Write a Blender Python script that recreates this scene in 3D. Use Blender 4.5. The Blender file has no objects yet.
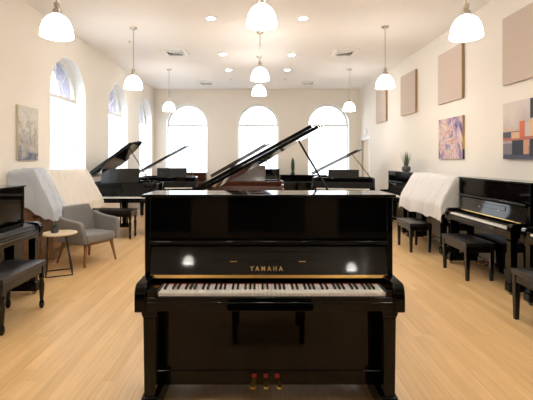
import bpy, bmesh, math, random
from mathutils import Vector, Matrix, noise
random.seed(7)
PI = math.pi
C = bpy.context.scene.collection
S = bpy.context.scene
H = 1.42                       # eye height

# ------------------------------------------------------------------ materials
def mat(name, col, rough=0.5, metal=0.0, coat=0.0, bump=None, var=None, emit=None, spec=0.5, sheen=0.0):
    m = bpy.data.materials.new(name); m.use_nodes = True
    nt = m.node_tree; b = nt.nodes['Principled BSDF']
    b.inputs['Base Color'].default_value = (*col, 1)
    b.inputs['Roughness'].default_value = rough
    b.inputs['Metallic'].default_value = metal
    b.inputs['Coat Weight'].default_value = coat
    b.inputs['Coat Roughness'].default_value = 0.03
    b.inputs['Specular IOR Level'].default_value = spec
    b.inputs['Sheen Weight'].default_value = sheen
    tc = nt.nodes.new('ShaderNodeTexCoord')
    if var:                    # (scale, amount) colour mottling
        n = nt.nodes.new('ShaderNodeTexNoise'); n.inputs['Scale'].default_value = var[0]; n.inputs['Detail'].default_value = 4
        nt.links.new(tc.outputs['Object'], n.inputs['Vector'])
        r = nt.nodes.new('ShaderNodeValToRGB')
        a = var[1]
        r.color_ramp.elements[0].position = 0.3; r.color_ramp.elements[1].position = 0.7
        r.color_ramp.elements[0].color = (*[c*(1-a) for c in col], 1)
        r.color_ramp.elements[1].color = (*[min(1, c*(1+a)) for c in col], 1)
        nt.links.new(n.outputs['Fac'], r.inputs['Fac']); nt.links.new(r.outputs['Color'], b.inputs['Base Color'])
    if bump:                   # (scale, strength)
        n = nt.nodes.new('ShaderNodeTexNoise'); n.inputs['Scale'].default_value = bump[0]; n.inputs['Detail'].default_value = 3
        nt.links.new(tc.outputs['Object'], n.inputs['Vector'])
        bp = nt.nodes.new('ShaderNodeBump'); bp.inputs['Strength'].default_value = bump[1]; bp.inputs['Distance'].default_value = 0.01
        nt.links.new(n.outputs['Fac'], bp.inputs['Height']); nt.links.new(bp.outputs['Normal'], b.inputs['Normal'])
    if emit:
        b.inputs['Emission Color'].default_value = (*emit[0], 1); b.inputs['Emission Strength'].default_value = emit[1]
    return m

def wood(name, c1, c2, rough=0.35, scale=(18, 18, 1.5), coat=0.0):
    m = mat(name, c1, rough, coat=coat); nt = m.node_tree; b = nt.nodes['Principled BSDF']
    tc = nt.nodes.new('ShaderNodeTexCoord'); mp = nt.nodes.new('ShaderNodeMapping')
    mp.inputs['Scale'].default_value = scale
    n = nt.nodes.new('ShaderNodeTexNoise'); n.inputs['Scale'].default_value = 1.6; n.inputs['Detail'].default_value = 6
    r = nt.nodes.new('ShaderNodeValToRGB')
    r.color_ramp.elements[0].position = 0.32; r.color_ramp.elements[1].position = 0.68
    r.color_ramp.elements[0].color = (*c1, 1); r.color_ramp.elements[1].color = (*c2, 1)
    L = nt.links.new
    L(tc.outputs['Object'], mp.inputs['Vector']); L(mp.outputs['Vector'], n.inputs['Vector'])
    L(n.outputs['Fac'], r.inputs['Fac']); L(r.outputs['Color'], b.inputs['Base Color'])
    return m

def floor_material():
    m = mat('oak strip floor', (.6, .38, .18), .33, spec=.45); nt = m.node_tree; b = nt.nodes['Principled BSDF']; L = nt.links.new
    tc = nt.nodes.new('ShaderNodeTexCoord'); mp = nt.nodes.new('ShaderNodeMapping')
    mp.inputs['Rotation'].default_value = (0, 0, PI/2)
    br = nt.nodes.new('ShaderNodeTexBrick')
    br.inputs['Scale'].default_value = 1.0
    br.inputs['Brick Width'].default_value = 1.35; br.inputs['Row Height'].default_value = 0.083
    br.inputs['Mortar Size'].default_value = 0.0012; br.inputs['Mortar Smooth'].default_value = 0.3
    br.inputs['Bias'].default_value = 0.0
    br.inputs['Color1'].default_value = (.655, .415, .185, 1); br.inputs['Color2'].default_value = (.765, .52, .26, 1)
    br.inputs['Mortar'].default_value = (.56, .35, .16, 1)
    br.offset = 0.37; br.offset_frequency = 3; br.squash = 0.8; br.squash_frequency = 2
    L(tc.outputs['Object'], mp.inputs['Vector']); L(mp.outputs['Vector'], br.inputs['Vector'])
    mp2 = nt.nodes.new('ShaderNodeMapping'); mp2.inputs['Scale'].default_value = (55, 2.2, 1)
    n = nt.nodes.new('ShaderNodeTexNoise'); n.inputs['Scale'].default_value = 1; n.inputs['Detail'].default_value = 5
    L(tc.outputs['Object'], mp2.inputs['Vector']); L(mp2.outputs['Vector'], n.inputs['Vector'])
    r = nt.nodes.new('ShaderNodeValToRGB')
    r.color_ramp.elements[0].position = .3; r.color_ramp.elements[1].position = .72
    r.color_ramp.elements[0].color = (.87, .85, .82, 1); r.color_ramp.elements[1].color = (1.06, 1.05, 1.04, 1)
    L(n.outputs['Fac'], r.inputs['Fac'])
    mx = nt.nodes.new('ShaderNodeMix'); mx.data_type = 'RGBA'; mx.blend_type = 'MULTIPLY'; mx.inputs['Factor'].default_value = 1
    L(br.outputs['Color'], mx.inputs[6]); L(r.outputs['Color'], mx.inputs[7]); L(mx.outputs[2], b.inputs['Base Color'])
    rr = nt.nodes.new('ShaderNodeMapRange'); rr.inputs[3].default_value = .27; rr.inputs[4].default_value = .42
    L(n.outputs['Fac'], rr.inputs[0]); L(rr.outputs[0], b.inputs['Roughness'])
    bp = nt.nodes.new('ShaderNodeBump'); bp.inputs['Strength'].default_value = .15; bp.inputs['Distance'].default_value = .002; bp.invert = True
    L(br.outputs['Fac'], bp.inputs['Height']); L(bp.outputs['Normal'], b.inputs['Normal'])
    return m

def brick_material():
    m = mat('outside brick', (.3, .25, .33), .9); nt = m.node_tree; b = nt.nodes['Principled BSDF']
    tc = nt.nodes.new('ShaderNodeTexCoord'); br = nt.nodes.new('ShaderNodeTexBrick')
    br.inputs['Scale'].default_value = 4; br.inputs['Color1'].default_value = (.46, .40, .52, 1); br.inputs['Color2'].default_value = (.56, .50, .62, 1)
    br.inputs['Mortar'].default_value = (.5, .48, .5, 1)
    nt.links.new(tc.outputs['Object'], br.inputs['Vector']); nt.links.new(br.outputs['Color'], b.inputs['Base Color'])
    return m

def ramp_art(name, stops, scale, warp, detail=5, stretch=(1, 1, 1), zgrad=None):
    """Painted canvas: noise drives a colour ramp; zgrad (z0, z1) lets height shift the ramp."""
    m = mat(name, (.5, .5, .5), .75); nt = m.node_tree; b = nt.nodes['Principled BSDF']; L = nt.links.new
    tc = nt.nodes.new('ShaderNodeTexCoord'); mp = nt.nodes.new('ShaderNodeMapping'); mp.inputs['Scale'].default_value = stretch
    n = nt.nodes.new('ShaderNodeTexNoise'); n.inputs['Scale'].default_value = scale; n.inputs['Detail'].default_value = detail
    n.inputs['Distortion'].default_value = warp
    L(tc.outputs['Object'], mp.inputs['Vector']); L(mp.outputs['Vector'], n.inputs['Vector'])
    r = nt.nodes.new('ShaderNodeValToRGB'); cr = r.color_ramp
    while len(cr.elements) < len(stops): cr.elements.new(.5)
    for e, (p, c) in zip(cr.elements, stops): e.position = p; e.color = (*c, 1)
    fac = n.outputs['Fac']
    if zgrad:
        sx = nt.nodes.new('ShaderNodeSeparateXYZ'); L(tc.outputs['Object'], sx.inputs[0])
        mr = nt.nodes.new('ShaderNodeMapRange'); mr.inputs[1].default_value = zgrad[0]; mr.inputs[2].default_value = zgrad[1]
        mr.inputs[3].default_value = -.22; mr.inputs[4].default_value = .22
        L(sx.outputs['Z'], mr.inputs[0])
        ad = nt.nodes.new('ShaderNodeMath'); L(fac, ad.inputs[0]); L(mr.outputs[0], ad.inputs[1]); fac = ad.outputs[0]
    L(fac, r.inputs['Fac']); L(r.outputs['Color'], b.inputs['Base Color'])
    return m

def glass_material():
    m = bpy.data.materials.new('window glass'); m.use_nodes = True; nt = m.node_tree
    nt.nodes.clear(); L = nt.links.new
    o = nt.nodes.new('ShaderNodeOutputMaterial'); t = nt.nodes.new('ShaderNodeBsdfTransparent'); g = nt.nodes.new('ShaderNodeBsdfGlossy')
    t.inputs[0].default_value = (.95, .97, .98, 1); g.inputs['Roughness'].default_value = .02
    f = nt.nodes.new('ShaderNodeLayerWeight'); f.inputs[0].default_value = .5; mx = nt.nodes.new('ShaderNodeMixShader')
    pw = nt.nodes.new('ShaderNodeMath'); pw.operation = 'POWER'; pw.inputs[1].default_value = 5; L(f.outputs['Facing'], pw.inputs[0])
    ma = nt.nodes.new('ShaderNodeMath'); ma.operation = 'MULTIPLY_ADD'; ma.inputs[1].default_value = .9; ma.inputs[2].default_value = .04
    L(pw.outputs[0], ma.inputs[0]); L(ma.outputs[0], mx.inputs[0]); L(t.outputs[0], mx.inputs[1]); L(g.outputs[0], mx.inputs[2]); L(mx.outputs[0], o.inputs[0])
    return m

def sheet_material(name, col, transp, rough, transl=.3):
    m = bpy.data.materials.new(name); m.use_nodes = True; nt = m.node_tree; b = nt.nodes['Principled BSDF']; L = nt.links.new
    o = nt.nodes['Material Output']
    b.inputs['Base Color'].default_value = (*col, 1); b.inputs['Roughness'].default_value = rough
    tl = nt.nodes.new('ShaderNodeBsdfTranslucent'); tl.inputs[0].default_value = (*col, 1)
    m1 = nt.nodes.new('ShaderNodeMixShader'); m1.inputs[0].default_value = transl
    L(b.outputs[0], m1.inputs[1]); L(tl.outputs[0], m1.inputs[2])
    if transp:
        tc = nt.nodes.new('ShaderNodeTexCoord'); vo = nt.nodes.new('ShaderNodeTexNoise'); vo.inputs['Scale'].default_value = 7; vo.inputs['Detail'].default_value = 4; vo.inputs['Distortion'].default_value = 1.2
        bp = nt.nodes.new('ShaderNodeBump'); bp.inputs['Strength'].default_value = .8; bp.inputs['Distance'].default_value = .03
        L(tc.outputs['Object'], vo.inputs['Vector']); L(vo.outputs['Fac'], bp.inputs['Height']); L(bp.outputs['Normal'], b.inputs['Normal'])
    tp = nt.nodes.new('ShaderNodeBsdfTransparent'); m2 = nt.nodes.new('ShaderNodeMixShader'); m2.inputs[0].default_value = transp
    L(m1.outputs[0], m2.inputs[1]); L(tp.outputs[0], m2.inputs[2]); L(m2.outputs[0], o.inputs[0])
    return m

M = dict(
    wall=mat('cream wall paint', (.79, .74, .67), .85, bump=(60, .03)),
    ceil=mat('ceiling paint', (.80, .78, .765), .9),
    white=mat('white trim paint', (.84, .84, .83), .45),
    sill=mat('window sill paint', (.80, .74, .62), .5),
    frame=mat('window frame paint', (.80, .79, .76), .5),
    floor=floor_material(), brick=brick_material(), glass=glass_material(),
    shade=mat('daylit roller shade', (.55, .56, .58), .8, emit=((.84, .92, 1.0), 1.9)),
    ebony=mat('polished ebony', (.0022, .0022, .0024), .045, spec=.30),
    ebony_soft=mat('satin ebony', (.005, .0048, .0047), .13, spec=.45),
    char=mat('charcoal fallboard lacquer', (.013, .012, .0108), .045, spec=.4),
    mahog=wood('polished mahogany', (.032, .009, .005), (.055, .017, .008), .12, (3, 22, 22)),
    mahog_desk=wood('grey brown mahogany', (.045, .030, .024), (.06, .042, .034), .15, (3, 22, 22)),
    walnut=wood('walnut case', (.16, .075, .032), (.26, .13, .06), .3, (3, 3, 20)),
    ivory=mat('white key', (.82, .80, .76), .22),
    black_key=mat('black key', (.012, .011, .011), .25),
    brass=mat('brass', (.80, .52, .17), .24, metal=1),
    gold=mat('gold lettering', (.78, .55, .22), .35, metal=.7),
    felt=mat('red felt', (.35, .03, .025), .95),
    plate=mat('gilded iron plate', (.45, .29, .10), .35, metal=.6),
    steel=mat('brushed nickel', (.46, .40, .33), .35, metal=.9),
    rubber=mat('black rubber', (.02, .02, .02), .6),
    leather=mat('black leatherette', (.011, .0105, .011), .30, bump=(220, .05)),
    lamp=mat('milk glass lamp shade', (.9, .88, .84), .3, emit=((1.0, .96, .885), 17)),
    led=mat('recessed lamp lens', (.9, .9, .9), .4, emit=((1.0, .96, .88), 130)),
    panel=mat('taupe acoustic fabric', (.56, .46, .39), .95, bump=(300, .15)),
    panel_edge=mat('tan panel edge', (.36, .24, .12), .8),
    vent=mat('white vent enamel', (.80, .80, .79), .5),
    duct=mat('dark duct', (.10, .10, .11), .9),
    grey=mat('grey wool upholstery', (.19, .182, .178), .95, bump=(260, .25), var=(90, .14), sheen=.3),
    chairwood=wood('warm beech legs', (.20, .085, .028), (.29, .13, .045), .35, (14, 14, 2)),
    tabletop=wood('pale birch top', (.66, .52, .36), (.76, .63, .46), .4, (3, 26, 3)),
    black_metal=mat('black powder coat', (.012, .012, .012), .45, metal=.3),
    concrete=mat('dark grey pot', (.075, .075, .08), .8, var=(30, .3)),
    pot_dark=mat('black pot', (.03, .03, .032), .5),
    succ=mat('succulent green', (.05, .12, .05), .6, var=(40, .4)),
    grass=mat('grey green grass leaf', (.13, .17, .09), .6, var=(25, .4)),
    cypress=mat('dark green foliage', (.035, .085, .040), .7, var=(25, .4)),
    cloth=sheet_material('off white dust cloth', (.78, .73, .67), 0.0, .9, .2),
    linen=sheet_material('white dust sheet', (.76, .75, .74), 0.0, .85, .2),
    plastic=sheet_material('milky plastic sheet', (.80, .86, .94), .32, .2, .35),
    door=mat('pale door paint', (.70, .62, .50), .6),
    canvas=mat('canvas edge', (.62, .55, .42), .85),
)

# ------------------------------------------------------------------ mesh building
class MB:
    def __init__(s): s.v = []; s.f = []; s.mi = []
    def add(s, verts, faces, mi=0):
        o = len(s.v); s.v += [tuple(p) for p in verts]
        for f in faces: s.f.append([i+o for i in f]); s.mi.append(mi)
        return s
    def box(s, x0, x1, y0, y1, z0, z1, mi=0):
        return s.add([(x0,y0,z0),(x1,y0,z0),(x1,y1,z0),(x0,y1,z0),(x0,y0,z1),(x1,y0,z1),(x1,y1,z1),(x0,y1,z1)],
                     [(0,3,2,1),(4,5,6,7),(0,1,5,4),(1,2,6,5),(2,3,7,6),(3,0,4,7)], mi)
    def prism(s, poly, axis, a0, a1, mi=0):
        """poly in the two other axes (order x,y,z); extruded a0..a1 along axis."""
        def P(u, w, a): return {'x': (a,u,w), 'y': (u,a,w), 'z': (u,w,a)}[axis]
        n = len(poly); v = [P(u,w,a0) for u,w in poly] + [P(u,w,a1) for u,w in poly]
        f = [tuple(range(n)), tuple(range(2*n-1, n-1, -1))] + [(i,(i+1)%n,(i+1)%n+n,i+n) for i in range(n)]
        return s.add(v, f, mi)
    def frustum(s, c0, r0, c1, r1, mi=0):
        """four sided tapered bar: centres c0,c1 (3d), half sizes r0,r1 (x,y)."""
        v = []
        for c, r in ((c0,r0),(c1,r1)):
            for sx, sy in ((-1,-1),(1,-1),(1,1),(-1,1)): v.append((c[0]+sx*r[0], c[1]+sy*r[1], c[2]))
        return s.add(v, [(0,3,2,1),(4,5,6,7),(0,1,5,4),(1,2,6,5),(2,3,7,6),(3,0,4,7)], mi)
    def tube(s, pts, r, n=8, mi=0, cap=True):
        pts = [Vector(p) for p in pts]; rs = r if isinstance(r, (list, tuple)) else [r]*len(pts)
        rings = []; prev = None
        for i, p in enumerate(pts):
            d = (pts[min(i+1,len(pts)-1)] - pts[max(i-1,0)]).normalized()
            a = prev if prev is not None else (Vector((0,0,1)) if abs(d.z) < .9 else Vector((1,0,0)))
            u = (a - d*a.dot(d)).normalized(); w = d.cross(u); prev = u
            rings.append([p + (u*math.cos(t*2*PI/n) + w*math.sin(t*2*PI/n))*rs[i] for t in range(n)])
        v = [q for rg in rings for q in rg]; f = []
        for i in range(len(pts)-1):
            for t in range(n): f.append((i*n+t, i*n+(t+1)%n, (i+1)*n+(t+1)%n, (i+1)*n+t))
        if cap: f += [tuple(range(n)), tuple(range((len(pts)-1)*n, len(pts)*n))]
        return s.add(v, f, mi)
    def lathe(s, prof, c=(0,0,0), n=24, mi=0, cap=True):
        v = []; f = []
        for r, z in prof:
            for t in range(n): v.append((c[0]+r*math.cos(2*PI*t/n), c[1]+r*math.sin(2*PI*t/n), c[2]+z))
        for i in range(len(prof)-1):
            for t in range(n): f.append((i*n+t, i*n+(t+1)%n, (i+1)*n+(t+1)%n, (i+1)*n+t))
        if cap: f += [tuple(range(n)), tuple(range((len(prof)-1)*n, len(prof)*n))]
        return s.add(v, f, mi)
    def build(s, name, mats, parent=None, bevel=0, seg=2, smooth=True, sub=0, angle=40, solid=0, recalc=True):
        me = bpy.data.meshes.new(name); me.from_pydata(s.v, [], s.f)
        if not isinstance(mats, (list, tuple)): mats = [mats]
        for m in mats: me.materials.append(m)
        for p, i in zip(me.polygons, s.mi): p.material_index = i
        if recalc:
            bm = bmesh.new(); bm.from_mesh(me); bmesh.ops.recalc_face_normals(bm, faces=bm.faces); bm.to_mesh(me); bm.free()
        if smooth:
            me.polygons.foreach_set('use_smooth', [True]*len(me.polygons)); me.set_sharp_from_angle(angle=math.radians(angle))
        o = bpy.data.objects.new(name, me); C.objects.link(o)
        if parent: o.parent = parent
        if solid:
            md = o.modifiers.new('thickness', 'SOLIDIFY'); md.thickness = solid; md.offset = 0
        if bevel:
            md = o.modifiers.new('soft edges', 'BEVEL'); md.width = bevel; md.segments = seg; md.limit_method = 'ANGLE'; md.angle_limit = math.radians(40)
            md.harden_normals = False
        if sub:
            md = o.modifiers.new('smooth', 'SUBSURF'); md.levels = sub; md.render_levels = sub
        return o

def tag(o, label, cat, group=None):
    o['label'] = label; o['category'] = cat
    if group: o['group'] = group
    return o
def thing(name, label, cat, loc=(0,0,0), rotz=0, group=None):
    o = bpy.data.objects.new(name, None); C.objects.link(o); o.empty_display_size = .1
    o.location = loc; o.rotation_euler = (0, 0, rotz)
    return tag(o, label, cat, group)
def struct(o): o['kind'] = 'structure'; return o
def dup(root, loc, rotz, label, group=None):
    r = root.copy(); C.objects.link(r); r.location = loc; r.rotation_euler = (0, 0, rotz); r['label'] = label
    if group: r['group'] = group
    for ch in list(root.children):
        c = ch.copy(); C.objects.link(c); c.parent = r
        for g in list(ch.children):
            d = g.copy(); C.objects.link(d); d.parent = c
    return r

# ------------------------------------------------------------------ room shell
XW, YB, YR, ZC = 3.3, 12.8, -9.0, 3.65
struct(MB().box(-XW-.6, XW+.3, YR-.2, YB+.6, -.1, 0).build('floor', M['floor'], smooth=False))
struct(MB().box(-XW-.6, XW+.3, YR-.2, YB+.6, ZC, ZC+.1).build('ceiling', M['ceil'], smooth=False))
WW, ZS, ZSILL = 1.32, 2.53, .70            # window width, springing height, sill height
R = WW/2
def arch_pts(c, r, n=20): return [(c + r*math.cos(PI - PI*i/n), ZS + r*math.sin(PI - PI*i/n)) for i in range(n+1)]
def wall_with_windows(mb, axis, u0, u1, cs, a0, a1, grow=0):
    r = R + grow; us = [u0]
    for c in cs: us += [c-r, c+r]
    us.append(u1)
    for i in range(0, len(us), 2): mb.prism([(us[i],0),(us[i+1],0),(us[i+1],ZC),(us[i],ZC)], axis, a0, a1)
    for c in cs:
        mb.prism([(c-r,0),(c+r,0),(c+r,ZSILL-grow),(c-r,ZSILL-grow)], axis, a0, a1)
        a = arch_pts(c, r)
        for (p, q) in zip(a[:-1], a[1:]): mb.prism([p, q, (q[0], ZC), (p[0], ZC)], axis, a0, a1)
LEFT_C = [7.03, 9.52, 11.84]; BACK_C = [-2.26, .02, 2.275]
w = MB(); wall_with_windows(w, 'x', YR, YB, LEFT_C, -XW-.25, -XW); struct(w.build('wall_left', M['wall'], smooth=False))
w = MB(); wall_with_windows(w, 'y', -XW, XW, BACK_C, YB, YB+.25); struct(w.build('wall_back', M['wall'], smooth=False))
w = MB(); wall_with_windows(w, 'x', YR, YB, LEFT_C, -XW-.50, -XW-.30, -.01); struct(w.build('wall_left_outside', M['brick'], smooth=False))
w = MB(); wall_with_windows(w, 'y', -XW, XW, BACK_C, YB+.30, YB+.44, .02); struct(w.build('wall_back_outside', M['brick'], smooth=False))
# right wall with the doorway near the back corner
DY0, DY1, DZ = 11.80, 12.66, 2.0
w = MB(); w.box(XW, XW+.15, YR, DY0, 0, ZC); w.box(XW, XW+.15, DY1, YB, 0, ZC); w.box(XW, XW+.15, DY0, DY1, DZ, ZC)
struct(w.build('wall_right', M['wall'], smooth=False))
struct(MB().box(-XW, XW, YR-.15, YR, 0, ZC).build('wall_front', M['wall'], smooth=False))
dr = struct(MB().box(XW+.06, XW+.10, DY0+.01, DY1-.01, .005, DZ-.005).build('door_1', M['door'], smooth=False))
MB().lathe([(.012,0),(.012,.04),(.027,.05),(.027,.075),(.012,.085)], n=14).build('door_handle', M['steel'], dr)
dr.children[0].location = (XW+.06, DY0+.10, 1.0); dr.children[0].rotation_euler = (0, -PI/2, 0)
w = MB(); w.box(XW-.018, XW+.02, DY0-.09, DY0, 0, DZ+.09); w.box(XW-.018, XW+.02, DY1, DY1+.09, 0, DZ+.09); w.box(XW-.018, XW+.02, DY0, DY1, DZ, DZ+.09)
struct(w.build('trim_1', M['white'], smooth=False))
struct(MB().box(XW-.015, XW, YR, DY0-.09, 0, .10).build('baseboard_right', M['wall'], bevel=.004))
struct(MB().box(-XW, -XW+.015, YR, YB, 0, .10).build('baseboard_left', M['wall'], bevel=.004))
struct(MB().box(-XW, XW, YB-.015, YB, 0, .10).build('baseboard_back', M['wall'], bevel=.004))
struct(MB().box(-26, 26, -30, 40, -.4, -.3).build('ground_outside', M['concrete'], smooth=False))

def window(i, side, c):
    def place(mb):            # built in (u, depth, z) with depth growing outwards
        if side == 'left': mb.v = [(-XW-d, u, z) for u, d, z in mb.v]
        else: mb.v = [(u, YB+d, z) for u, d, z in mb.v]
        return mb
    f = MB(); d0, d1 = .20, .27; t = .055
    f.box(c-R, c-R+t, d0, d1, ZSILL, ZS); f.box(c+R-t, c+R, d0, d1, ZSILL, ZS); f.box(c-R, c+R, d0, d1, ZSILL, ZSILL+t)
    f.box(c-R, c+R, d0-.02, d1, ZS-.055, ZS+.01)
    ao, ai = arch_pts(c, R), arch_pts(c, R-t)
    for k in range(len(ao)-1): f.prism([ao[k], ao[k+1], ai[k+1], ai[k]], 'y', d0, d1)
    root = struct(place(f).build('window_%d' % i, M['frame'], smooth=False))
    g = MB(); g.prism([(c-R+.02, ZSILL+.02), (c+R-.02, ZSILL+.02)] + arch_pts(c, R-.02)[::-1], 'y', .245, .250)
    place(g).build('pane', M['glass'], root, smooth=False)
    mu = MB(); r2 = R*.45
    for a in (PI*.27, PI*.5, PI*.73):
        mu.tube([(c+r2*math.cos(a), .247, ZS+r2*math.sin(a)), (c+(R-.04)*math.cos(a), .247, ZS+(R-.04)*math.sin(a))], .009, 6)
    mu.tube([(c+r2*math.cos(PI*k/12), .247, ZS+r2*math.sin(PI*k/12)) for k in range(13)], .009, 6)
    place(mu).build('muntin', M['frame'], root)
    sh = MB(); sh.box(c-R+.045, c+R-.045, .192, .196, ZSILL+.03, ZS-.03)
    place(sh).build('roller_shade', M['shade'], root, smooth=False)
    lv = MB(); lo, li = arch_pts(c, R+.001), arch_pts(c, R-.006)
    for k in range(len(lo)-1): lv.prism([lo[k], lo[k+1], li[k+1], li[k]], 'y', .002, .20)
    lv.box(c-R-.001, c-R+.006, .002, .20, ZSILL, ZS); lv.box(c+R-.006, c+R+.001, .002, .20, ZSILL, ZS)
    place(lv).build('reveal', M['white'], root)  # white liner puts the sky-lit brightness of the reveals into their colour
    s = MB(); s.box(c-R-.0, c+R+.0, -.03, .2, ZSILL-.035, ZSILL+.004)
    place(s).build('window_sill', M['sill'], root, bevel=.004)
for i, c in enumerate(LEFT_C): window(i+1, 'left', c)
for i, c in enumerate(BACK_C): window(i+4, 'back', c)

# ------------------------------------------------------------------ ceiling fittings
def make_pendant(name, label, group, rod_z, dia):
    t = thing(name, label, 'pendant lamp', group=group)
    # origin = bottom rim centre of the shade; rod_z = ceiling height above it
    MB().lathe([(.062,0),(.062,-.012),(.045,-.026),(.018,-.034)], (0,0,rod_z), 20).build('canopy', M['steel'], t)
    MB().tube([(0,0,rod_z-.03),(0,0,.27)], .0065, 8).build('rod', M['steel'], t)
    MB().lathe([(.012,.335),(.03,.325),(.030,.29),(.022,.285),(.022,.272),(.040,.262),(.044,.215),(.05,.205)], (0,0,0), 20).build('socket', M['steel'], t)
    r = dia/2; h = .215
    prof = [(r*math.cos(a)**.80 if a < 1.5 else .04, h*math.sin(a)) for a in [k*1.5/14 for k in range(14)]]
    prof = [(max(p[0], .045), p[1]) for p in prof] + [(.045, h)]
    inner = [(p[0]-.006, p[1]-.004 if i else p[1]) for i, p in enumerate(prof)][::-1]
    MB().lathe(prof+inner, (0,0,0), 32, cap=False).build('lamp_shade', M['lamp'], t, angle=80)
    return t
SIDE, MID = 'pendant lamps along the sides', 'pendant lamps down the middle'
pz = 2.62
side = make_pendant('pendant_lamp', 'nearest white bell pendant lamp on the left, in front of the arched left window', SIDE, ZC-pz, .30)
side.location = (-1.965, 3.92, pz)
for x, y, lb in ((-2.11, 6.80, 'second white bell pendant lamp on the left side, hanging on a long rod'),
                 (-2.20, 9.95, 'farthest white bell pendant lamp on the left, in front of left back window'),
                 (2.06, 3.95, 'nearest white bell pendant lamp on the right, in front of the taupe wall panels'),
                 (2.15, 6.74, 'second white bell pendant lamp on the right side, hanging on a long rod'),
                 (2.28, 9.95, 'farthest white bell pendant lamp on the right, before right back window'),
                 (-2.1, 1.2, 'added unseen white bell pendant lamp overhead to the left of the viewer'),  # this pair is out of view, added to light the foreground
                 (2.15, 1.2, 'added unseen white bell pendant lamp overhead to the right of the viewer'),
                 (-1.98, -6.9, 'white bell pendant lamp mirrored left on the piano fallboard'),
                 (2.9, -7.9, 'white bell pendant lamp mirrored right on the piano fallboard')):
    dup(side, (x, y, pz), 0, lb)
pzm = 2.81
midp = make_pendant('pendant_lamp', 'nearest white bell pendant lamp over the middle of the room', MID, ZC-pzm, .315)
midp.location = (.045, 4.17, pzm)
for x, y, lb in ((.045, 7.04, 'second white bell pendant lamp in the middle row, below the nearest one'),
                 (.035, 8.70, 'lowest and farthest white bell pendant lamp in the middle row'),
                 (.045, 1.4, 'added unseen white bell pendant lamp overhead in the middle')):  # out of view, added to the row for its light
    dup(midp, (x, y, pzm), 0, lb)

dl = thing('recessed_light', 'nearest round recessed ceiling light, left of the middle lamps', 'ceiling light', (-.735, 6.33, ZC), 0, 'recessed ceiling lights')
MB().lathe([(.062,0),(.086,0),(.086,-.006),(.062,-.010)], n=28, cap=False).build('trim_ring', M['vent'], dl)
MB().lathe([(.062,-.003),(.062,-.007)], n=28).build('lens', M['led'], dl)
for x, y, lb in ((.725, 6.33, 'nearest round recessed ceiling light, right of the middle lamps'),
                 (-.74, 8.5, 'second round recessed ceiling light on the left of the middle'),
                 (.735, 8.55, 'second round recessed ceiling light on the right of the middle'),
                 (-.73, 4.1, 'added unseen recessed ceiling light overhead, left of the nearest middle lamp'),  # these four downlights are unseen, added to brighten the front of the room
                 (.73, 4.1, 'added unseen recessed ceiling light overhead, right of the nearest middle lamp'),
                 (-.73, 1.9, 'added unseen recessed ceiling light above the viewer on the left'),
                 (.73, 1.9, 'added unseen recessed ceiling light above the viewer on the right'),
                 (-.72, 10.0, 'farthest round recessed ceiling light on the left of the middle'),
                 (.74, 10.0, 'farthest round recessed ceiling light on the right of the middle')):
    dup(dl, (x, y, ZC), 0, lb)

def make_vent(label, x, y, s):
    t = thing('ceiling_vent', label, 'vent', (x, y, ZC), 0, 'square ceiling vents')
    h = s/2; f = MB()
    for a, b, c, d in ((-h,h,-h,-h+.07),(-h,h,h-.07,h),(-h,-h+.07,-h+.07,h-.07),(h-.07,h,-h+.07,h-.07)): f.box(a,b,c,d,-.014,0)
    f.build('frame', M['vent'], t, bevel=.003)
    MB().box(-h+.05,h-.05,-h+.05,h-.05,-.004,-.001).build('duct_opening', M['duct'], t)
    for k in range(3):        # nested tilted louvre rings
        q = h-.075-k*.055; m = MB()
        for a0 in range(4):
            ca, sa = math.cos(a0*PI/2), math.sin(a0*PI/2)
            P = [(-q,-q,-.016),(q,-q,-.016),(q-.03,-q+.03,-.036),(-q+.03,-q+.03,-.036)]
            m.add([(x0*ca-y0*sa, x0*sa+y0*ca, z) for x0,y0,z in P], [(0,1,2,3)])
        m.build('louvre', M['vent'], t, solid=.002, smooth=False)
    return t
v0 = make_vent('near square ceiling vent left of the recessed lights', -1.72, 8.34, .50)
dup(v0, (1.82, 8.34, ZC), 0, 'near square ceiling vent right of the recessed lights')
dup(v0, (-1.50, 11.66, ZC), 0, 'far square ceiling vent on the left close to the back wall')
dup(v0, (1.47, 11.66, ZC), 0, 'far square ceiling vent on the right close to the back wall')
sp = thing('sprinkler', 'small ceiling sprinkler far left of the middle lamps', 'sprinkler', (-.74, 11.15, ZC), 0, 'ceiling sprinklers')
MB().lathe([(.05,0),(.05,-.006),(.02,-.012)], n=18).build('cover_plate', M['vent'], sp)
MB().lathe([(.012,-.008),(.012,-.018),(.026,-.019),(.026,-.022)], n=12).build('deflector', M['steel'], sp)
dup(sp, (.77, 11.15, ZC), 0, 'small ceiling sprinkler far right of the middle lamps')
dup(sp, (.05, 7.76, ZC), 0, 'small ceiling sprinkler behind the nearest middle lamp')
dup(sp, (-2.42, 7.56, ZC), 0, 'small ceiling sprinkler beside the rod of the second left lamp')
sd = thing('ceiling_sensor', 'small white ceiling sensor in the right back corner', 'sensor', (3.08, 12.5, ZC))
MB().lathe([(.075,0),(.075,-.02),(.06,-.05),(.02,-.066)], n=20).build('housing', M['vent'], sd)
MB().lathe([(.012,-.06),(.012,-.07)], n=10).build('indicator', M['duct'], sd)
pl = thing('wall_box', 'small white box high on right wall above the doorway', 'box', (XW, 12.16, 2.16))
MB().box(-.045, 0, -.10, .10, 0, .17).build('housing', M['vent'], pl, bevel=.006)
MB().box(-.049, -.045, -.075, .075, .03, .14).build('cover', M['white'], pl)

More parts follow.
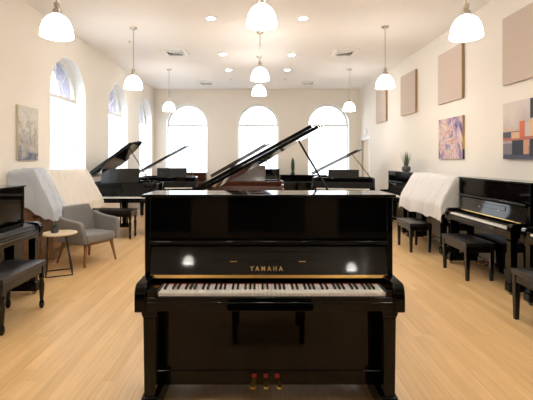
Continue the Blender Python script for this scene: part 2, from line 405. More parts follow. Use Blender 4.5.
# ------------------------------------------------------------------ upright pianos
WHITE_W = 1.2255/52
def upright(name, label, loc, rotz, case='ebony', top=1.21, keys='simple', lettering=False, compact=False, group=None, pedals=True, fall='char'):
    t = thing(name, label, 'upright piano', loc, rotz, group)
    m = M[case]; Wc = 1.445/2; b = .004
    for s in (-1, 1):
        MB().box(min(s*Wc, s*(Wc-.035)), max(s*Wc, s*(Wc-.035)), .2, .5, .05, top-.018).build('side_panel', m, t, bevel=b)
    MB().box(-Wc+.035, Wc-.035, .44, .49, .06, top-.03).build('back_panel', M['ebony_soft'] if case != 'walnut' else m, t)
    l = MB(); l.box(-.742, .742, .192, .36, top-.018, top); l.box(-.742, .742, .362, .505, top-.018, top)
    l.build('lid', m, t, bevel=.006, seg=3)
    z0 = .955 if not compact else .76
    MB().box(-Wc+.035, Wc-.035, .206, .228, z0, top-.019).build('upper_panel', m, t, bevel=.002)
    if not compact:
        sh = MB(); sh.prism([(.165,.930),(.172,.948),(.24,.955),(.24,.922),(.18,.922)], 'x', -Wc+.035, Wc-.035)
        sh.build('music_shelf', m, t, bevel=.003)
        # opened fallboard leaning against the panel
        fb = MB(); fb.prism([(.172,.733),(.192,.733),(.232,.905),(.218,.912),(.212,.908)], 'x', -Wc+.036, Wc-.036)
        f = fb.build('fallboard', M[fall], t, bevel=.003)
        dv = Vector((0, .040, .175)).normalized()             # up along the board
        def on(x, up, out=0): return Vector((x, .172, .733)) + dv*up + Vector((0, -dv.z, dv.y))*out
        def slab(x0, x1, u0, u1, thick, nm, mt, bev=0):
            q = MB(); V = []
            for o in (0, thick):
                V += [on(x0,u0,o), on(x1,u0,o), on(x1,u1,o), on(x0,u1,o)]
            q.add(V, [(0,3,2,1),(4,5,6,7),(0,1,5,4),(1,2,6,5),(2,3,7,6),(3,0,4,7)])
            return q.build(nm, mt, f, bevel=bev)
        slab(-Wc+.04, Wc-.04, .002, .019 if lettering else .011, .004, 'hinge_strip', M['brass'])
        if keys != 'none':
            slab(-.325, .315, .098, .150, .006, 'music_ledge', M[fall], .003)
            for x in (-.205, .195):
                slab(x-.02, x+.02, .092, .0965, .003, 'ledge_hinge', M['brass'])
        if lettering:
            cu = bpy.data.curves.new('letters', 'FONT'); cu.body = 'YAMAHA'; cu.size = .0425; cu.align_x = 'CENTER'
            cu.space_character = 1.75; cu.extrude = .0008; cu.offset = .0009
            tmp = bpy.data.objects.new('letters', cu); C.objects.link(tmp)
            dg = bpy.context.evaluated_depsgraph_get()
            me = bpy.data.meshes.new_from_object(tmp.evaluated_get(dg)); bpy.data.objects.remove(tmp)
            xs = [v.co.x for v in me.vertices]; k = .190/(max(xs)-min(xs)); cx = (max(xs)+min(xs))/2
            for v in me.vertices:
                x, y, z = v.co; v.co = on((x-cx)*k - .014, .043 + y*k*1.12, .0012 + z)
            me.materials.clear(); me.materials.append(M['gold'])
            o = bpy.data.objects.new('gold_lettering', me); C.objects.link(o); o.parent = f
    MB().box(-Wc, Wc, .004, .3, .605, .655).build('key_bed', m, t, bevel=.005)
    MB().box(-.66, .66, .008, .019, .650, .679).build('key_slip', m, t, bevel=.003)
    for s in (-1, 1):
        a, c = s*Wc, s*(Wc-.062)
        MB().prism([(0,.600),(-.002,.66),(.002,.705),(.014,.733),(.036,.748),(.2,.752),(.2,.600)], 'x', min(a,c), max(a,c)).build('arm', m, t, bevel=.006, seg=3)
        a, c = s*(Wc-.062), s*.616 + .012
        MB().box(min(a,c), max(a,c), .014, .185, .655, .715).build('key_block', m, t, bevel=.004)
    ko = .012
    if keys == 'full':
        wk = []
        for i in range(52):
            x0 = -.61275 + ko + i*WHITE_W
            q = MB(); q.box(x0+.0006, x0+WHITE_W-.0006, .020, .172, .681, .7005); q.build('white_key', M['ivory'], t, bevel=.0012, seg=1)
            if i < 51 and 'ABCDEFG'[i % 7] in 'ACDFG':
                sh = {'A':.0, 'C':-.0016, 'D':.0016, 'F':-.002, 'G':0}['ABCDEFG'[i % 7]]
                xc = x0 + WHITE_W + sh; q = MB()
                q.add([(xc-.0068,.074,.700),(xc+.0068,.074,.700),(xc+.0068,.172,.700),(xc-.0068,.172,.700),
                       (xc-.0056,.082,.7125),(xc+.0056,.082,.7125),(xc+.0056,.172,.7125),(xc-.0056,.172,.7125)],
                      [(0,3,2,1),(4,5,6,7),(0,1,5,4),(1,2,6,5),(2,3,7,6),(3,0,4,7)])
                q.build('black_key', M['black_key'], t, bevel=.001, seg=1)
        MB().box(-.612, .636, .167, .173, .7006, .704).build('felt_strip', M['felt'], t)
    elif keys == 'simple':
        wk = MB(); bk = MB()
        for i in range(52):
            x0 = -.61275 + ko + i*WHITE_W; wk.box(x0+.0006, x0+WHITE_W-.0006, .020, .172, .681, .7005)
            if i < 51 and 'ABCDEFG'[i % 7] in 'ACDFG': xc = x0+WHITE_W; bk.box(xc-.005, xc+.005, .072, .172, .7, .7125)
        kb = wk.build('keyboard', M['ivory'], t); bk.build('black_keys', M['black_key'], kb)
    else:
        MB().prism([(.02,.655),(.02,.70),(.05,.735),(.2,.75),(.2,.655)], 'x', -.66, .66).build('closed_fallboard', m, t, bevel=.004)
    MB().box(-Wc+.035, Wc-.035, .190, .208, .197, .606).build('lower_panel', m, t, bevel=.002)
    MB().box(-Wc+.035, Wc-.035, .184, .212, .112, .196).build('bottom_rail', m, t, bevel=.004)
    for s in (-1, 1):
        q = MB(); x = s*.648
        q.frustum((x,.062,.130), (.030,.032), (x,.062,.560), (.034,.036))
        q.frustum((x,.062,.560), (.034,.036), (x,.062,.585), (.042,.044)); q.box(x-.042, x+.042, .018, .106, .585, .605)
        lg = q.build('leg', m, t, bevel=.003)
        x = s*.647; q = MB()
        q.prism([(.010,.036),(.010,.100),(.022,.136),(.110,.138),(.20,.120),(.5,.110),(.5,.036)], 'x', x-.045, x+.045)
        q.build('toe_block', m, lg, bevel=.006)
        for y in (.05, .43):
            c = MB(); c.tube([(x-.014,y,.019),(x+.014,y,.019)], .019, 14); c.box(x-.02, x+.02, y-.012, y+.012, .024, .037)
            c.build('caster', M['steel'], lg)
    if pedals:
        for k in (-1, 0, 1):
            x = -.018 + k*.066; q = MB()
            pts = [(x,.20,.164),(x,.180,.164),(x,.160,.162),(x+k*.003,.140,.155),(x+k*.007,.118,.146),(x+k*.010,.100,.138)]
            wd = [.010,.010,.011,.014,.018,.012]
            V = []; F = []
            for (px,py,pz_), w_ in zip(pts, wd): V += [(px-w_,py,pz_-.005),(px+w_,py,pz_-.005),(px+w_,py,pz_+.005),(px-w_,py,pz_+.005)]
            for i in range(len(pts)-1):
                for j in range(4): F.append((i*4+j, i*4+(j+1)%4, i*4+4+(j+1)%4, i*4+4+j))
            F += [(0,1,2,3), tuple(range(len(V)-4, len(V)))]
            q.add(V, F); p = q.build('pedal', M['brass'], t, bevel=.002)
            MB().box(x-.0125, x+.0125, .170, .184, .158, .180).build('pedal_felt', M['felt'], p)
    return t

upright('upright_piano', 'large black upright piano in the middle with gold lettering and three brass pedals',
        (.0655, 2.13, 0), 0, top=1.213, keys='full', lettering=True)
RX, LX = 2.60, -2.30
upright('upright_piano', 'open black upright piano at right wall between the white sheet and the near piano',
        (RX, 4.83, 0), -PI/2, top=1.175)
upright('upright_piano', 'black upright piano at right edge of photo, only its key end showing',
        (RX, 3.24, 0), -PI/2, top=1.175)
upright('upright_piano', 'dark upright piano under the white sheet on the right',
        (RX+.06, 6.50, 0), -PI/2, top=1.12, keys='none')
upright('upright_piano', 'black upright piano by right wall with potted grass on its lid',
        (2.71, 8.18, 0), -PI/2, top=1.165)
upright('upright_piano', 'black upright piano at left edge of photo beside the round side table',
        (LX, 3.57, 0), PI/2, top=1.14, keys='none', compact=True)
upright('upright_piano', 'brown walnut upright piano under the sheets on the left',
        (-2.77, 6.16, 0), PI/2, case='walnut', top=1.20, keys='none', fall='walnut')
upright('upright_piano', 'black upright piano against back wall left of the small pointed plant',
        (-.04, 12.24, 0), 0, top=1.11, keys='none')
upright('upright_piano', 'low black upright piano at back wall with small pointed plant on top',
        (1.43, 12.24, 0), 0, top=.93, keys='none', compact=True)
upright('upright_piano', 'brown upright piano below the left back window',
        (-2.33, 12.24, 0), 0, case='mahog', top=1.0, keys='none', compact=True)

for x, lb in ((-1.98, 'on the left'), (.17, 'in the middle'), (2.28, 'on the right')):
    upright('upright_piano', 'black upright piano in a row behind the viewer, ' + lb, (x, -3.3, 0), 0, top=1.21, keys='none', compact=True)

# ------------------------------------------------------------------ grand pianos
def smooth_curve(P, n=6):
    out = []
    for i in range(len(P)-1):
        p0, p1, p2, p3 = P[max(i-1,0)], P[i], P[i+1], P[min(i+2,len(P)-1)]
        for k in range(n):
            s = k/n
            out.append(tuple(.5*((2*p1[d]) + (-p0[d]+p2[d])*s + (2*p0[d]-5*p1[d]+4*p2[d]-p3[d])*s*s + (-p0[d]+3*p1[d]-3*p2[d]+p3[d])*s**3) for d in (0,1)))
    return out + [P[-1]]
def grand(label, loc, lidw, ang, case='ebony', desk='ebony_soft', desk_up=True, length=1.55, hinge=1.0, deskh=.24, rotz=0, propx=.685, W=.74, deskx=0):
    t = thing('grand_piano', label, 'grand piano', loc, rotz, 'open grand pianos'); m = M[case]; Lg = length
    curve = smooth_curve([(W,.30),(W,.62),(W-.03,.78),(W-.30,1.02),(W-.52,Lg-.27),(W-.66,Lg-.06),(W-.92,Lg),(-W+.22,Lg-.04),(-W+.04,Lg-.17),(-W,Lg-.36)], 5)
    outer = curve + [(-W,.30)]
    def inset(poly, d):
        cx, cy = -.08, .75; return [(cx+(x-cx)*(1-d/.75), cy+(y-cy)*(1-d/.75)) for x, y in poly]
    inner = inset(outer, .045); n = len(outer)
    rim = MB(); V = [(x,y,.65) for x,y in outer]+[(x,y,.965) for x,y in outer]+[(x,y,.965) for x,y in inner]+[(x,y,.65) for x,y in inner]; F = []
    for i in range(n):
        j = (i+1) % n
        F += [(i,j,n+j,n+i),(n+i,n+j,2*n+j,2*n+i),(2*n+i,2*n+j,3*n+j,3*n+i),(3*n+i,3*n+j,j,i)]
    rim.add(V, F); rim.build('rim', m, t, bevel=.004)
    MB().prism(inset(outer, .05), 'z', .80, .86).build('iron_plate', M['plate'], t)
    MB().prism(inset(outer, .048), 'z', .66, .69).build('soundboard', M['walnut'], t)
    MB().box(-W, W, .0, .34, .615, .662).build('key_bed', m, t, bevel=.005)
    for s in (-1, 1):
        a, b = s*W, s*(W-.055)
        MB().prism([(0,.615),(0,.745),(.03,.775),(.14,.80),(.20,.86),(.24,.94),(.30,.965),(.34,.965),(.34,.615)], 'x', min(a,b), max(a,b)).build('arm', m, t, bevel=.006, seg=3)
        a, b = s*(W-.055), s*.614
        MB().box(min(a,b), max(a,b), .02, .19, .66, .735).build('key_block', m, t, bevel=.004)
    wk = MB(); bk = MB()
    for i in range(52):
        x0 = -.6127 + i*WHITE_W; wk.box(x0+.0006, x0+WHITE_W-.0006, .012, .165, .695, .722)
        if i < 51 and 'ABCDEFG'[i % 7] in 'ACDFG': bk.box(x0+WHITE_W-.0055, x0+WHITE_W+.0055, .062, .165, .722, .734)
    kb = wk.build('keyboard', M['ivory'], t); bk.build('black_keys', M['black_key'], kb)
    MB().prism([(.165,.70),(.19,.70),(.225,.865),(.205,.87)], 'x', -W+.056, W-.056).build('fallboard', m, t, bevel=.004)
    MB().box(-W+.05, W-.05, .225, .36, .86, .955).build('front_board', m, t, bevel=.006)
    if desk_up:
        d = MB(); d.prism([(.40,.955),(.42,.955),(.505,.955+deskh),(.487,.958+deskh)], 'x', deskx-.37, deskx+.37); d.build('music_desk', M[desk], t, bevel=.01)
        MB().box(deskx-.34, deskx+.34, .37, .56, .957, .968).build('desk_shelf', M[desk], t, bevel=.003)
    ca, sa = math.cos(ang), math.sin(ang)
    def P(u, y, k=0): return (-W - .015 + u*ca - k*sa, y, hinge + u*sa + k*ca)
    def slab(poly, k0, k1, nm, par, bev=.004):
        q = MB(); nn = len(poly); q.add([P(u,y,k0) for u,y in poly]+[P(u,y,k1) for u,y in poly],
            [tuple(range(nn)), tuple(range(2*nn-1,nn-1,-1))]+[(i,(i+1)%nn,(i+1)%nn+nn,i+nn) for i in range(nn)])
        return q.build(nm, M['ebony'] if case == 'ebony' else M['mahog_shaded'], par, bevel=bev)
    f = lidw/1.49
    lp = [(0,.36),(lidw-.02,.36)] + smooth_curve([(lidw,.38),(lidw+.06,.66),(lidw+.02,.82),(lidw-.30*f,1.04),(lidw-.52*f,Lg-.26),(lidw-.66*f,Lg-.05),(lidw-.92*f,Lg+.015),(.24,Lg-.03),(.05,Lg-.16),(0,Lg-.36)], 4)
    ld = slab(lp, 0, .029, 'lid', t)
    slab([(.01,.362),(lidw-.065,.362),(lidw-.03,.70),(.01,.70)], .034, .064, 'front_flap', ld)
    MB().tube([(propx,.60,.90), P(lidw*.84,.56,-.004)], .010, 8).build('lid_prop', M['ebony_soft'], t)
    for x, y in ((-W+.14,.20),(W-.14,.20),(-.22,Lg-.28)):
        q = MB(); q.frustum((x,y,.07),(.036,.036),(x,y,.54),(.055,.055)); q.frustum((x,y,.54),(.068,.068),(x,y,.665),(.068,.068)); q.frustum((x,y,.055),(.044,.044),(x,y,.085),(.044,.044))
        lg = q.build('leg', m, t, bevel=.004)
        c = MB(); c.tube([(x-.014,y,.026),(x+.014,y,.026)], .026, 14); c.box(x-.02,x+.02,y-.014,y+.014,.028,.058); c.build('caster', M['brass'], lg)
    ly = MB()
    for s in (-1, 1): ly.tube([(s*.07,.36,.66),(s*.055,.36,.4),(s*.07,.36,.18)], [.016,.013,.016], 8)
    ly.box(-.12,.12,.30,.42,.115,.185); ly.build('pedal_lyre', m, t, bevel=.004)
    for k in (-1,0,1): MB().box(k*.06-.012, k*.06+.012, .20, .31, .125, .137).build('pedal', M['brass'], t, bevel=.004)
    return t
M['mahog_shaded'] = mat('shaded mahogany lid', (.012, .008, .007), .12)  # the raised lid's backlit shade is put into this darker colour
grand('black grand piano directly behind the middle upright, long raised lid crossing the back windows', (.045, 3.35, 0), 1.42, math.radians(28.4), hinge=1.035, desk_up=False, length=1.5, rotz=math.radians(-6), propx=.705)
grand('black grand piano at left wall behind the covered piano, with a bench in front', (-2.565, 7.32, 0), 1.13, math.radians(36), hinge=1.06, length=1.36, deskh=.275, propx=.47, W=.70, deskx=-.10)
grand('black grand piano below the left back window, lid raised', (-2.20, 9.66, 0), 1.45, math.radians(28.9), hinge=1.03, deskh=.235, deskx=.1, rotz=math.radians(8), length=1.4)
grand('mahogany grand piano in the middle of the room with brown music desk', (-.20, 7.9, 0), 1.37, math.radians(29.8), case='mahog', desk='mahog_desk', hinge=1.03, deskh=.33)
grand('black grand piano below the right back window, lid raised', (2.00, 9.42, 0), 1.30, math.radians(27), hinge=1.03, deskh=.20, rotz=math.radians(-15))

# ------------------------------------------------------------------ benches
def bench(name, label, loc, rotz, L=.56, D=.32, hgt=.455, turned=False, tufted=False):
    t = thing(name, label, 'bench', loc, rotz, 'black piano benches')
    a, b = L/2, D/2
    cu = MB(); n = 12; k = 8                                     # padded seat top
    V = []; F = []
    for j in range(k+1):
        for i in range(n+1):
            u, v = i/n*2-1, j/k*2-1
            z = hgt - .012 + .014*(1-abs(u)**6)*(1-abs(v)**6)
            if tufted: z -= .006*(math.cos(u*PI*3.5)*math.cos(v*PI*2.5))**2*(1-abs(u)**6)*(1-abs(v)**6)
            V.append((u*a, v*b, z))
    for j in range(k):
        for i in range(n): F.append((j*(n+1)+i, j*(n+1)+i+1, (j+1)*(n+1)+i+1, (j+1)*(n+1)+i))
    o = len(V); ring = [i for i in range(n+1)] + [(j)*(n+1)+n for j in range(1,k+1)] + [k*(n+1)+i for i in range(n-1,-1,-1)] + [j*(n+1) for j in range(k-1,0,-1)]
    V += [(V[i][0]*.985, V[i][1]*.985, hgt-.055) for i in ring]
    for q in range(len(ring)): F.append((ring[q], o+q, o+(q+1)%len(ring), ring[(q+1)%len(ring)]))
    F.append(tuple(range(o, o+len(ring))))
    cu.add(V, F); st = cu.build('seat_cushion', M['leather'], t, angle=55)
    if tufted:
        for bx in (-.17, 0, .17):
            for by in (-.07, .07): MB().lathe([(.008,0),(.006,.004),(.001,.005)], (bx, by, hgt-.001), 8).build('tuft_button', M['leather'], st)
    ap = MB()
    for x0,x1,y0,y1 in ((-a+.012,a-.012,-b+.010,-b+.032),(-a+.012,a-.012,b-.032,b-.010),(-a+.012,-a+.034,-b+.03,b-.03),(a-.034,a-.012,-b+.03,b-.03)):
        ap.box(x0,x1,y0,y1,hgt-.125,hgt-.054)
    ap.build('apron', M['ebony_soft'], t, bevel=.003)
    for sx in (-1,1):
        for sy in (-1,1):
            x, y = sx*(a-.032), sy*(b-.030); q = MB()
            if turned:
                q.box(x-.026,x+.026,y-.026,y+.026,hgt-.15,hgt-.054)
                q.lathe([(.020,hgt-.15),(.027,hgt-.17),(.018,hgt-.19),(.026,hgt-.25),(.022,.16),(.015,.075),(.022,.06),(.024,.03),(.014,0)], (x,y,0), 14)
            else:
                q.frustum((x,y,.0),(.017,.017),(x,y,hgt-.12),(.024,.024)); q.frustum((x,y,hgt-.12),(.025,.025),(x,y,hgt-.054),(.025,.025))
            q.build('leg', M['ebony_soft'], t, bevel=.002)
    return t
bench('piano_bench', 'black bench before the white covered piano on the right', (2.475, 6.34, 0), -PI/2, L=.58, D=.34)
bench('piano_bench', 'black bench before the open piano on the right', (2.585, 4.94, 0), -PI/2, L=.62, D=.34)
bench('piano_bench', 'black bench at right edge of photo, nearest to the viewer', (2.445, 3.27, 0), -PI/2, L=.62, D=.36, hgt=.458)
bench('piano_bench', 'black bench with tufted seat at left edge of photo', (-2.22, 3.52, 0), PI/2, L=.66, D=.38, hgt=.465, tufted=True, turned=True)
bench('piano_bench', 'wide black bench with turned legs before the left grand piano', (-2.60, 7.22, 0), 0, L=.76, D=.36, hgt=.52, turned=True)
bench('piano_bench', 'black bench in front of the middle upright, mirrored in its lower panel', (.085, 1.385, 0), 0, L=.58, D=.40, hgt=.45)

# ------------------------------------------------------------------ armchair, table, plants
ch = thing('armchair', 'grey upholstered armchair with wooden legs beside the round side table', 'armchair', (-2.37, 5.56, 0), math.radians(62))
ch.scale = (.95, .95, 1)
def soft(mb, nm, par, bev=.03, mt='grey'): return mb.build(nm, M[mt], par, bevel=bev, seg=4, angle=60)
soft(MB().box(-.255, .255, -.31, .22, .30, .415), 'seat', ch, .035)
bk = MB(); n = 10; V = []; F = []
for z, w_, yb, th in ((.30,.265,.20,.09),(.45,.275,.215,.085),(.60,.265,.240,.075),(.70,.245,.262,.065),(.772,.225,.275,.055)):
    row = []
    for i in range(n+1):
        u = i/n*2-1; row.append((u*w_, yb - .035*u*u, z))
    for x,y,zz in row: V.append((x,y-th/2,zz))
    for x,y,zz in reversed(row): V.append((x,y+th/2,zz))
m2 = 2*(n+1)
for j in range(4):
    for i in range(m2): F.append((j*m2+i, j*m2+(i+1)%m2, (j+1)*m2+(i+1)%m2, (j+1)*m2+i))
F += [tuple(range(m2)), tuple(range(4*m2,5*m2))]
bk.add(V, F); soft(bk, 'backrest', ch, .022)
for s in (-1, 1):
    q = MB(); prof = [(.24,.30),(.255,.66),(.22,.665),(.12,.635),(-.02,.612),(-.20,.600),(-.27,.585),(-.305,.54),(-.325,.42),(-.315,.30)]
    V = [(s*(.245+.10*max(0,z-.3)), y, z) for y,z in prof] + [(s*(.315+.13*max(0,z-.3)), y, z) for y,z in prof]; n = len(prof)
    q.add(V, [tuple(range(n)), tuple(range(2*n-1,n-1,-1))]+[(i,(i+1)%n,(i+1)%n+n,i+n) for i in range(n)])
    soft(q, 'armrest', ch, .022)
for sx, sy in ((-1,-1),(1,-1),(-1,1),(1,1)):
    q = MB(); q.tube([(sx*.275, sy*.29+.0, 0), (sx*.215, sy*.225-.02, .315)], [.015,.029], 12); q.build('leg', M['chairwood'], ch)
soft(MB().box(-.24, .24, -.28, .24, .275, .305), 'seat_frame', ch, .006, 'chairwood')

tb = thing('side_table', 'small round pale wood side table with black wire base beside the armchair', 'side table', (-2.455, 4.96, 0), math.radians(25))
MB().lathe([(.10,.488),(.196,.490),(.205,.497),(.205,.504),(.20,.509),(.10,.510)], n=40).build('tabletop', M['tabletop'], tb)
q = MB(); r = .0075
fr = [(-.145,-.15),(.145,-.15),(.145,.15),(-.145,.15)]
for i in range(4): q.tube([(*fr[i],.008),(*fr[(i+1)%4],.008)], r, 8)
for (x,y) in fr: q.tube([(x,y,.008),(x*.45 if x > 0 else x*.9, y*.45,.488)], r, 8)
q.tube([(-.13,-.0675,.484),(-.13,.0675,.484)], r, 8); q.tube([(.065,-.0675,.484),(.065,.0675,.484)], r, 8); q.tube([(-.13,0,.484),(.065,0,.484)], r, 8)
q.build('wire_base', M['black_metal'], tb)

def leaf(mb, base, tip, w, bend=0.0):
    b, t_ = Vector(base), Vector(tip); d = t_-b; s = d.cross(Vector((0,0,1)))
    s = s.normalized() if s.length > 1e-5 else Vector((1,0,0)); pts = []
    nn = d.cross(s).normalized()
    for k in range(4):
        f = k/3; c = b + d*f - Vector((0,0,bend*f*f)); ww = w*(1-f)**.6 if k < 3 else .0004
        pts += [c - s*ww, c + nn*ww*.35, c + s*ww]
    o = []
    for k in range(3): o += [(k*3,k*3+1,k*3+4,k*3+3),(k*3+1,k*3+2,k*3+5,k*3+4),(k*3+2,k*3,k*3+3,k*3+5)]
    mb.add(pts, o)
sp = thing('potted_succulent', 'tiny succulent in dark pot on the round side table', 'plant', (-2.50, 4.93, .51)); sp.scale = (1.3, 1.3, 1.35)
MB().lathe([(.024,0),(.032,.004),(.036,.03),(.035,.052),(.030,.052),(.030,.046)], n=24).build('pot', M['concrete'], sp)
MB().lathe([(.001,.044),(.0305,.044)], n=20, cap=False).build('soil', M['pot_dark'], sp)
q = MB()
for k in range(34):
    a = k*2.4; e = .25+.9*(k/34); r = .036*math.cos(e)+.008
    leaf(q, (.006*math.cos(a), .006*math.sin(a), .044), (r*math.cos(a), r*math.sin(a), .050+.038*math.sin(e)), .007)
q.build('foliage', M['succ'], sp)

gp = thing('potted_grass', 'spiky grass plant in grey pot on lid of far right piano', 'plant', (3.01, 8.10, 1.165))
MB().lathe([(.045,0),(.075,.01),(.088,.05),(.080,.095),(.062,.11),(.055,.11),(.058,.095)], n=24).build('pot', M['concrete'], gp)
MB().lathe([(.001,.095),(.060,.095)], n=20, cap=False).build('soil', M['pot_dark'], gp)
q = MB()
for k in range(90):
    a = random.uniform(0,2*PI); sp_ = random.uniform(0,.15); hh = random.uniform(.20,.36)
    leaf(q, (.035*math.cos(a)*random.random(), .035*math.sin(a)*random.random(), .09), (sp_*math.cos(a), sp_*math.sin(a), .09+hh), .006, .02)
q.build('foliage', M['grass'], gp)

cp = thing('potted_shrub', 'small pointed dark green plant on the low black piano at back', 'plant', (1.10, 12.46, .93))
MB().lathe([(.05,0),(.06,.01),(.068,.07),(.062,.07),(.060,.06)], n=20).build('pot', M['pot_dark'], cp)
q = MB()
for k in range(260):
    f = k/260; z = .06 + f*.42; rr = .068*math.sin(PI*min(1, .18+.82*f))**.8 + .006; a = k*2.4
    leaf(q, (.3*rr*math.cos(a), .3*rr*math.sin(a), z), (rr*math.cos(a), rr*math.sin(a), z+.065), .012)
q.tube([(0,0,.05),(0,0,.50)], [.012,.003], 6); q.build('foliage', M['cypress'], cp)

# ------------------------------------------------------------------ dust sheets
def nz(x, y, z=0): return noise.noise(Vector((x, y, z)))
def dust_sheet(name, label, loc, rotz, mt, prof, x0, x1, hem_end, end_lo=True, end_hi=True, seed=0, amp=.012, back=.50):
    """prof: (y, z) from the back edge over the lid and down the front; ends drape over both sides."""
    def samp(s):
        ls = [math.dist(prof[i], prof[i+1]) for i in range(len(prof)-1)]; s *= sum(ls)
        for i, l in enumerate(ls):
            if s <= l or i == len(ls)-1:
                f = s/l; return tuple(prof[i][d] + (prof[i+1][d]-prof[i][d])*f for d in (0,1))
            s -= l
    NX, NS = 64, 46; V = []; F = []; mb = MB()
    ne = 12 
    def end_point(side, e, s):     # point on the end drape: hangs straight down from the profile edge
        y, z = samp(s); zb = (hem_end(y) if callable(hem_end) else hem_end) + .05*nz(s*5, seed+9) ; f = e/ne
        x = (x1 if side > 0 else x0) + side*(.012 + .03*f + .02*f*nz(s*7, f*2, seed+3))
        zz = z + (min(zb, z-.03)-z)*f
        return (x, y + .006*nz(s*9, f*3, seed), zz)
    cols = []
    if end_lo:
        for e in range(ne, 0, -1): cols.append([end_point(-1, e, j/NS) for j in range(NS+1)])
    for i in range(NX+1):
        u = i/NX; x = x0 + (x1-x0)*u; col = []
        for j in range(NS+1):
            s = j/NS; y, z = samp(s); hem = max(0, (s-.62)/.38)
            d = amp*(nz(u*7, s*1.6, seed) + .6*nz(u*17+s*4, s*3.5, seed+4) + .35*nz(u*30, s*14, seed+8))
            fold = hem**1.5*(.022*math.sin(u*21+seed+2*nz(u*4,0,seed)) + .015*nz(u*13, 1, seed))
            col.append((x + .012*hem*nz(u*9, s*3, seed+6), y - abs(d)*.5 - fold*.6, z + max(d, -.002) + hem*.035*nz(u*5, 3, seed)))
        cols.append(col)
    if end_hi:
        for e in range(1, ne+1): cols.append([end_point(1, e, j/NS) for j in range(NS+1)])
    for c in cols: V += c
    k = NS+1
    for i in range(len(cols)-1):
        for j in range(NS): F.append((i*k+j, i*k+j+1, (i+1)*k+j+1, (i+1)*k+j))
    mb.add(V, F); o = mb.build(name, mt, solid=.003, angle=180, sub=1)
    o.location = loc; o.rotation_euler = (0,0,rotz); return o
P1 = [(.505,1.20),(.50,1.238),(.20,1.245),(.16,1.20),(-.050,.80),(-.082,.74),(-.090,.60)]
o = dust_sheet('dust_cloth', '', (-2.77,6.16,0), PI/2, M['cloth'], P1, -.64, .79, .70, end_lo=False, end_hi=True, seed=2, amp=.024)
tag(o, 'off white dust cloth draped over the walnut piano on the left', 'dust sheet')
P2 = [(.505,1.23),(.50,1.268),(.19,1.275),(.15,1.22),(-.070,.81),(-.104,.75),(-.112,.62)]
o = dust_sheet('plastic_sheet', '', (-2.77,6.16,0), PI/2, M['plastic'], P2, -.90, -.57, lambda y: .63 + .26*max(0, y)/.5, end_lo=True, end_hi=False, seed=11, amp=.026)
tag(o, 'milky plastic sheet hanging over near end of the left covered piano', 'plastic sheet')
P3 = [(.505,1.13),(.50,1.165),(.19,1.170),(.14,1.115),(-.03,.80),(-.055,.74),(-.065,.545)]
o = dust_sheet('dust_sheet', '', (RX+.06,6.50,0), -PI/2, M['linen'], P3, -.80, .79, .62, seed=5, amp=.024)
tag(o, 'white dust sheet draped over the dark piano on the right', 'dust sheet')

# ------------------------------------------------------------------ wall panels and pictures
PG = 'taupe acoustic panels on the right wall'
lbs = ['nearest taupe fabric wall panel, cut off at right edge of photo', 'second taupe wall panel, above the purple abstract painting',
       'third taupe wall panel, between second panel and the one by the back', 'farthest taupe wall panel, half behind a pendant lamp']
for y0, lb in zip((4.47, 6.37, 8.25, 10.14), lbs):
    t = thing('acoustic_panel', lb, 'wall panel', (XW-.001, y0, 2.39), 0, PG)
    MB().box(-.05, 0, 0, .84, 0, .885).build('fabric_face', M['panel'], t, bevel=.004)
    MB().box(-.047, -.003, -.0015, .0, .003, .882).build('panel_edge', M['panel_edge'], t)

art1 = ramp_art('purple abstract painting', [(.32,(.07,.06,.17)),(.40,(.20,.16,.30)),(.46,(.42,.27,.34)),(.51,(.62,.50,.46)),(.55,(.45,.20,.19)),(.60,(.66,.56,.45)),(.68,(.22,.18,.33))], 3.4, .9, 8)
t = thing('painting', 'purple and pink abstract painting on the right wall', 'painting', (XW, 6.37, 1.42))
MB().box(-.035, 0, 0, .84, 0, .70).build('canvas', M['canvas'], t, bevel=.002)
MB().box(-.0365, -.035, .003, .837, .003, .697).build('picture', art1, t, smooth=False)
e = MB(); e.box(-.036, -.002, -.0012, 0, .0, .16); e.box(-.036, -.002, -.0012, 0, .16, .36, 1); e.box(-.036, -.002, -.0012, 0, .36, .70, 2)
e.build('painted_edge', [mat('dark edge paint', (.05,.06,.08), .7), mat('yellow edge paint', (.62,.42,.06), .7), mat('ochre edge paint', (.42,.26,.10), .7)], t, smooth=False)

sky2 = ramp_art('mauve canvas wash', [(.25,(.36,.31,.31)),(.5,(.48,.41,.39)),(.75,(.62,.55,.50))], 1.2, .3, 3, zgrad=(.2,.7))
t = thing('painting', 'painting of red and dark blocks on the right wall, at right edge', 'painting', (XW, 4.44, 1.42))
MB().box(-.04, 0, 0, .87, 0, .73).build('canvas', M['canvas'], t, bevel=.002)
def blk(mb, f0, f1, z0, z1, k, mi): mb.box(-.042-k*.0006, -.04, .87*(1-f1)+.002, .87*(1-f0)-.002, z0, z1, mi)
pm = [sky2, mat('slate paint', (.06,.065,.10), .7), mat('vermilion paint', (.58,.13,.05), .7), mat('salmon paint', (.55,.28,.17), .7),
      mat('dark teal paint', (.02,.025,.035), .7), mat('pale lilac paint', (.55,.48,.48), .7), mat('dusk red paint', (.42,.13,.09), .7), mat('grey violet paint', (.20,.17,.19), .7),
      mat('peach paint', (.66,.42,.25), .7)]
q = MB(); blk(q, 0, 1, .0, .73, 0, 0)
blk(q, 0, 1, .0, .06, 1, 1); blk(q, 0, 1, .06, .16, 1, 7); blk(q, 0, .38, .27, .35, 1, 1); blk(q, 0, 1, .235, .275, 2, 6)
blk(q, .20, .39, .26, .34, 3, 8); blk(q, .22, .47, .05, .235, 3, 4); blk(q, .39, .50, .27, .47, 4, 2); blk(q, .50, .61, .28, .44, 3, 5)
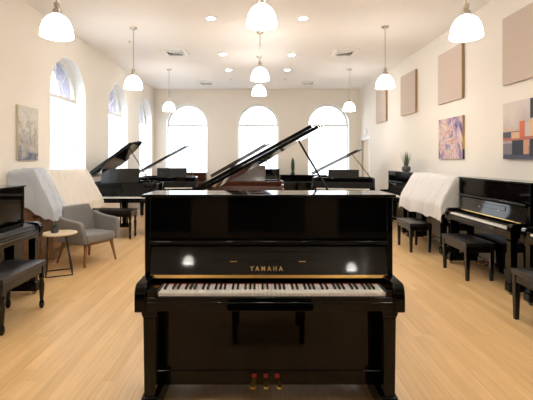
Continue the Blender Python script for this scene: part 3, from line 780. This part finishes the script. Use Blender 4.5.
blk(q, .47, .58, .06, .235, 3, 3); blk(q, .60, .78, .03, .24, 3, 4); blk(q, .56, .72, .27, .47, 2, 8); blk(q, .61, .76, .49, .726, 3, 4)
blk(q, .02, .07, .355, .40, 2, 8); blk(q, .10, .15, .35, .39, 2, 8); blk(q, .18, .24, .355, .40, 2, 8); blk(q, 0, .22, .16, .2, 2, 7); blk(q, .78, .95, .1, .44, 2, 3)
q.build('picture', pm, t, smooth=False)

art3 = ramp_art('misty landscape painting', [(.22,(.12,.13,.17)),(.36,(.30,.30,.34)),(.44,(.46,.40,.28)),(.50,(.36,.36,.38)),(.58,(.50,.47,.40)),(.66,(.56,.55,.50)),(.85,(.62,.61,.56))], 9, .8, 6, (1,1,1), zgrad=(.05,.62))
t = thing('painting', 'tall narrow misty landscape painting on the left wall', 'painting', (-XW, 5.46, 1.40))
MB().box(0, .032, 0, .50, 0, .765).build('canvas', M['canvas'], t, bevel=.002)
MB().box(.032, .0335, .002, .498, .002, .763).build('picture', art3, t, smooth=False)

# ------------------------------------------------------------------ daylight, camera, output look
wd = bpy.data.worlds.new('sky'); S.world = wd; wd.use_nodes = True
bg = wd.node_tree.nodes['Background']; bg.inputs[0].default_value = (.86, .93, 1.0, 1); bg.inputs[1].default_value = 6.0

cam = bpy.data.cameras.new('camera'); co = bpy.data.objects.new('camera', cam); C.objects.link(co)
co.location = (0, 0, H); co.rotation_euler = (PI/2, 0, 0)
cam.sensor_fit = 'HORIZONTAL'; cam.sensor_width = 36; cam.lens = 36*400/533
cam.shift_x = (266.5-257.5)/533; cam.shift_y = -(200-159)/533
cam.clip_start = .05
S.camera = co
S.view_settings.view_transform = 'Standard'; S.view_settings.look = 'None'
S.view_settings.exposure = 0.40; S.view_settings.gamma = 1; S.view_settings.use_curve_mapping = False
S.cycles.use_denoising = True
S.cycles.max_bounces = 10; S.cycles.diffuse_bounces = 6; S.cycles.glossy_bounces = 5; S.cycles.transparent_max_bounces = 10
S.cycles.sample_clamp_indirect = 8; S.cycles.caustics_reflective = False; S.cycles.caustics_refractive = False
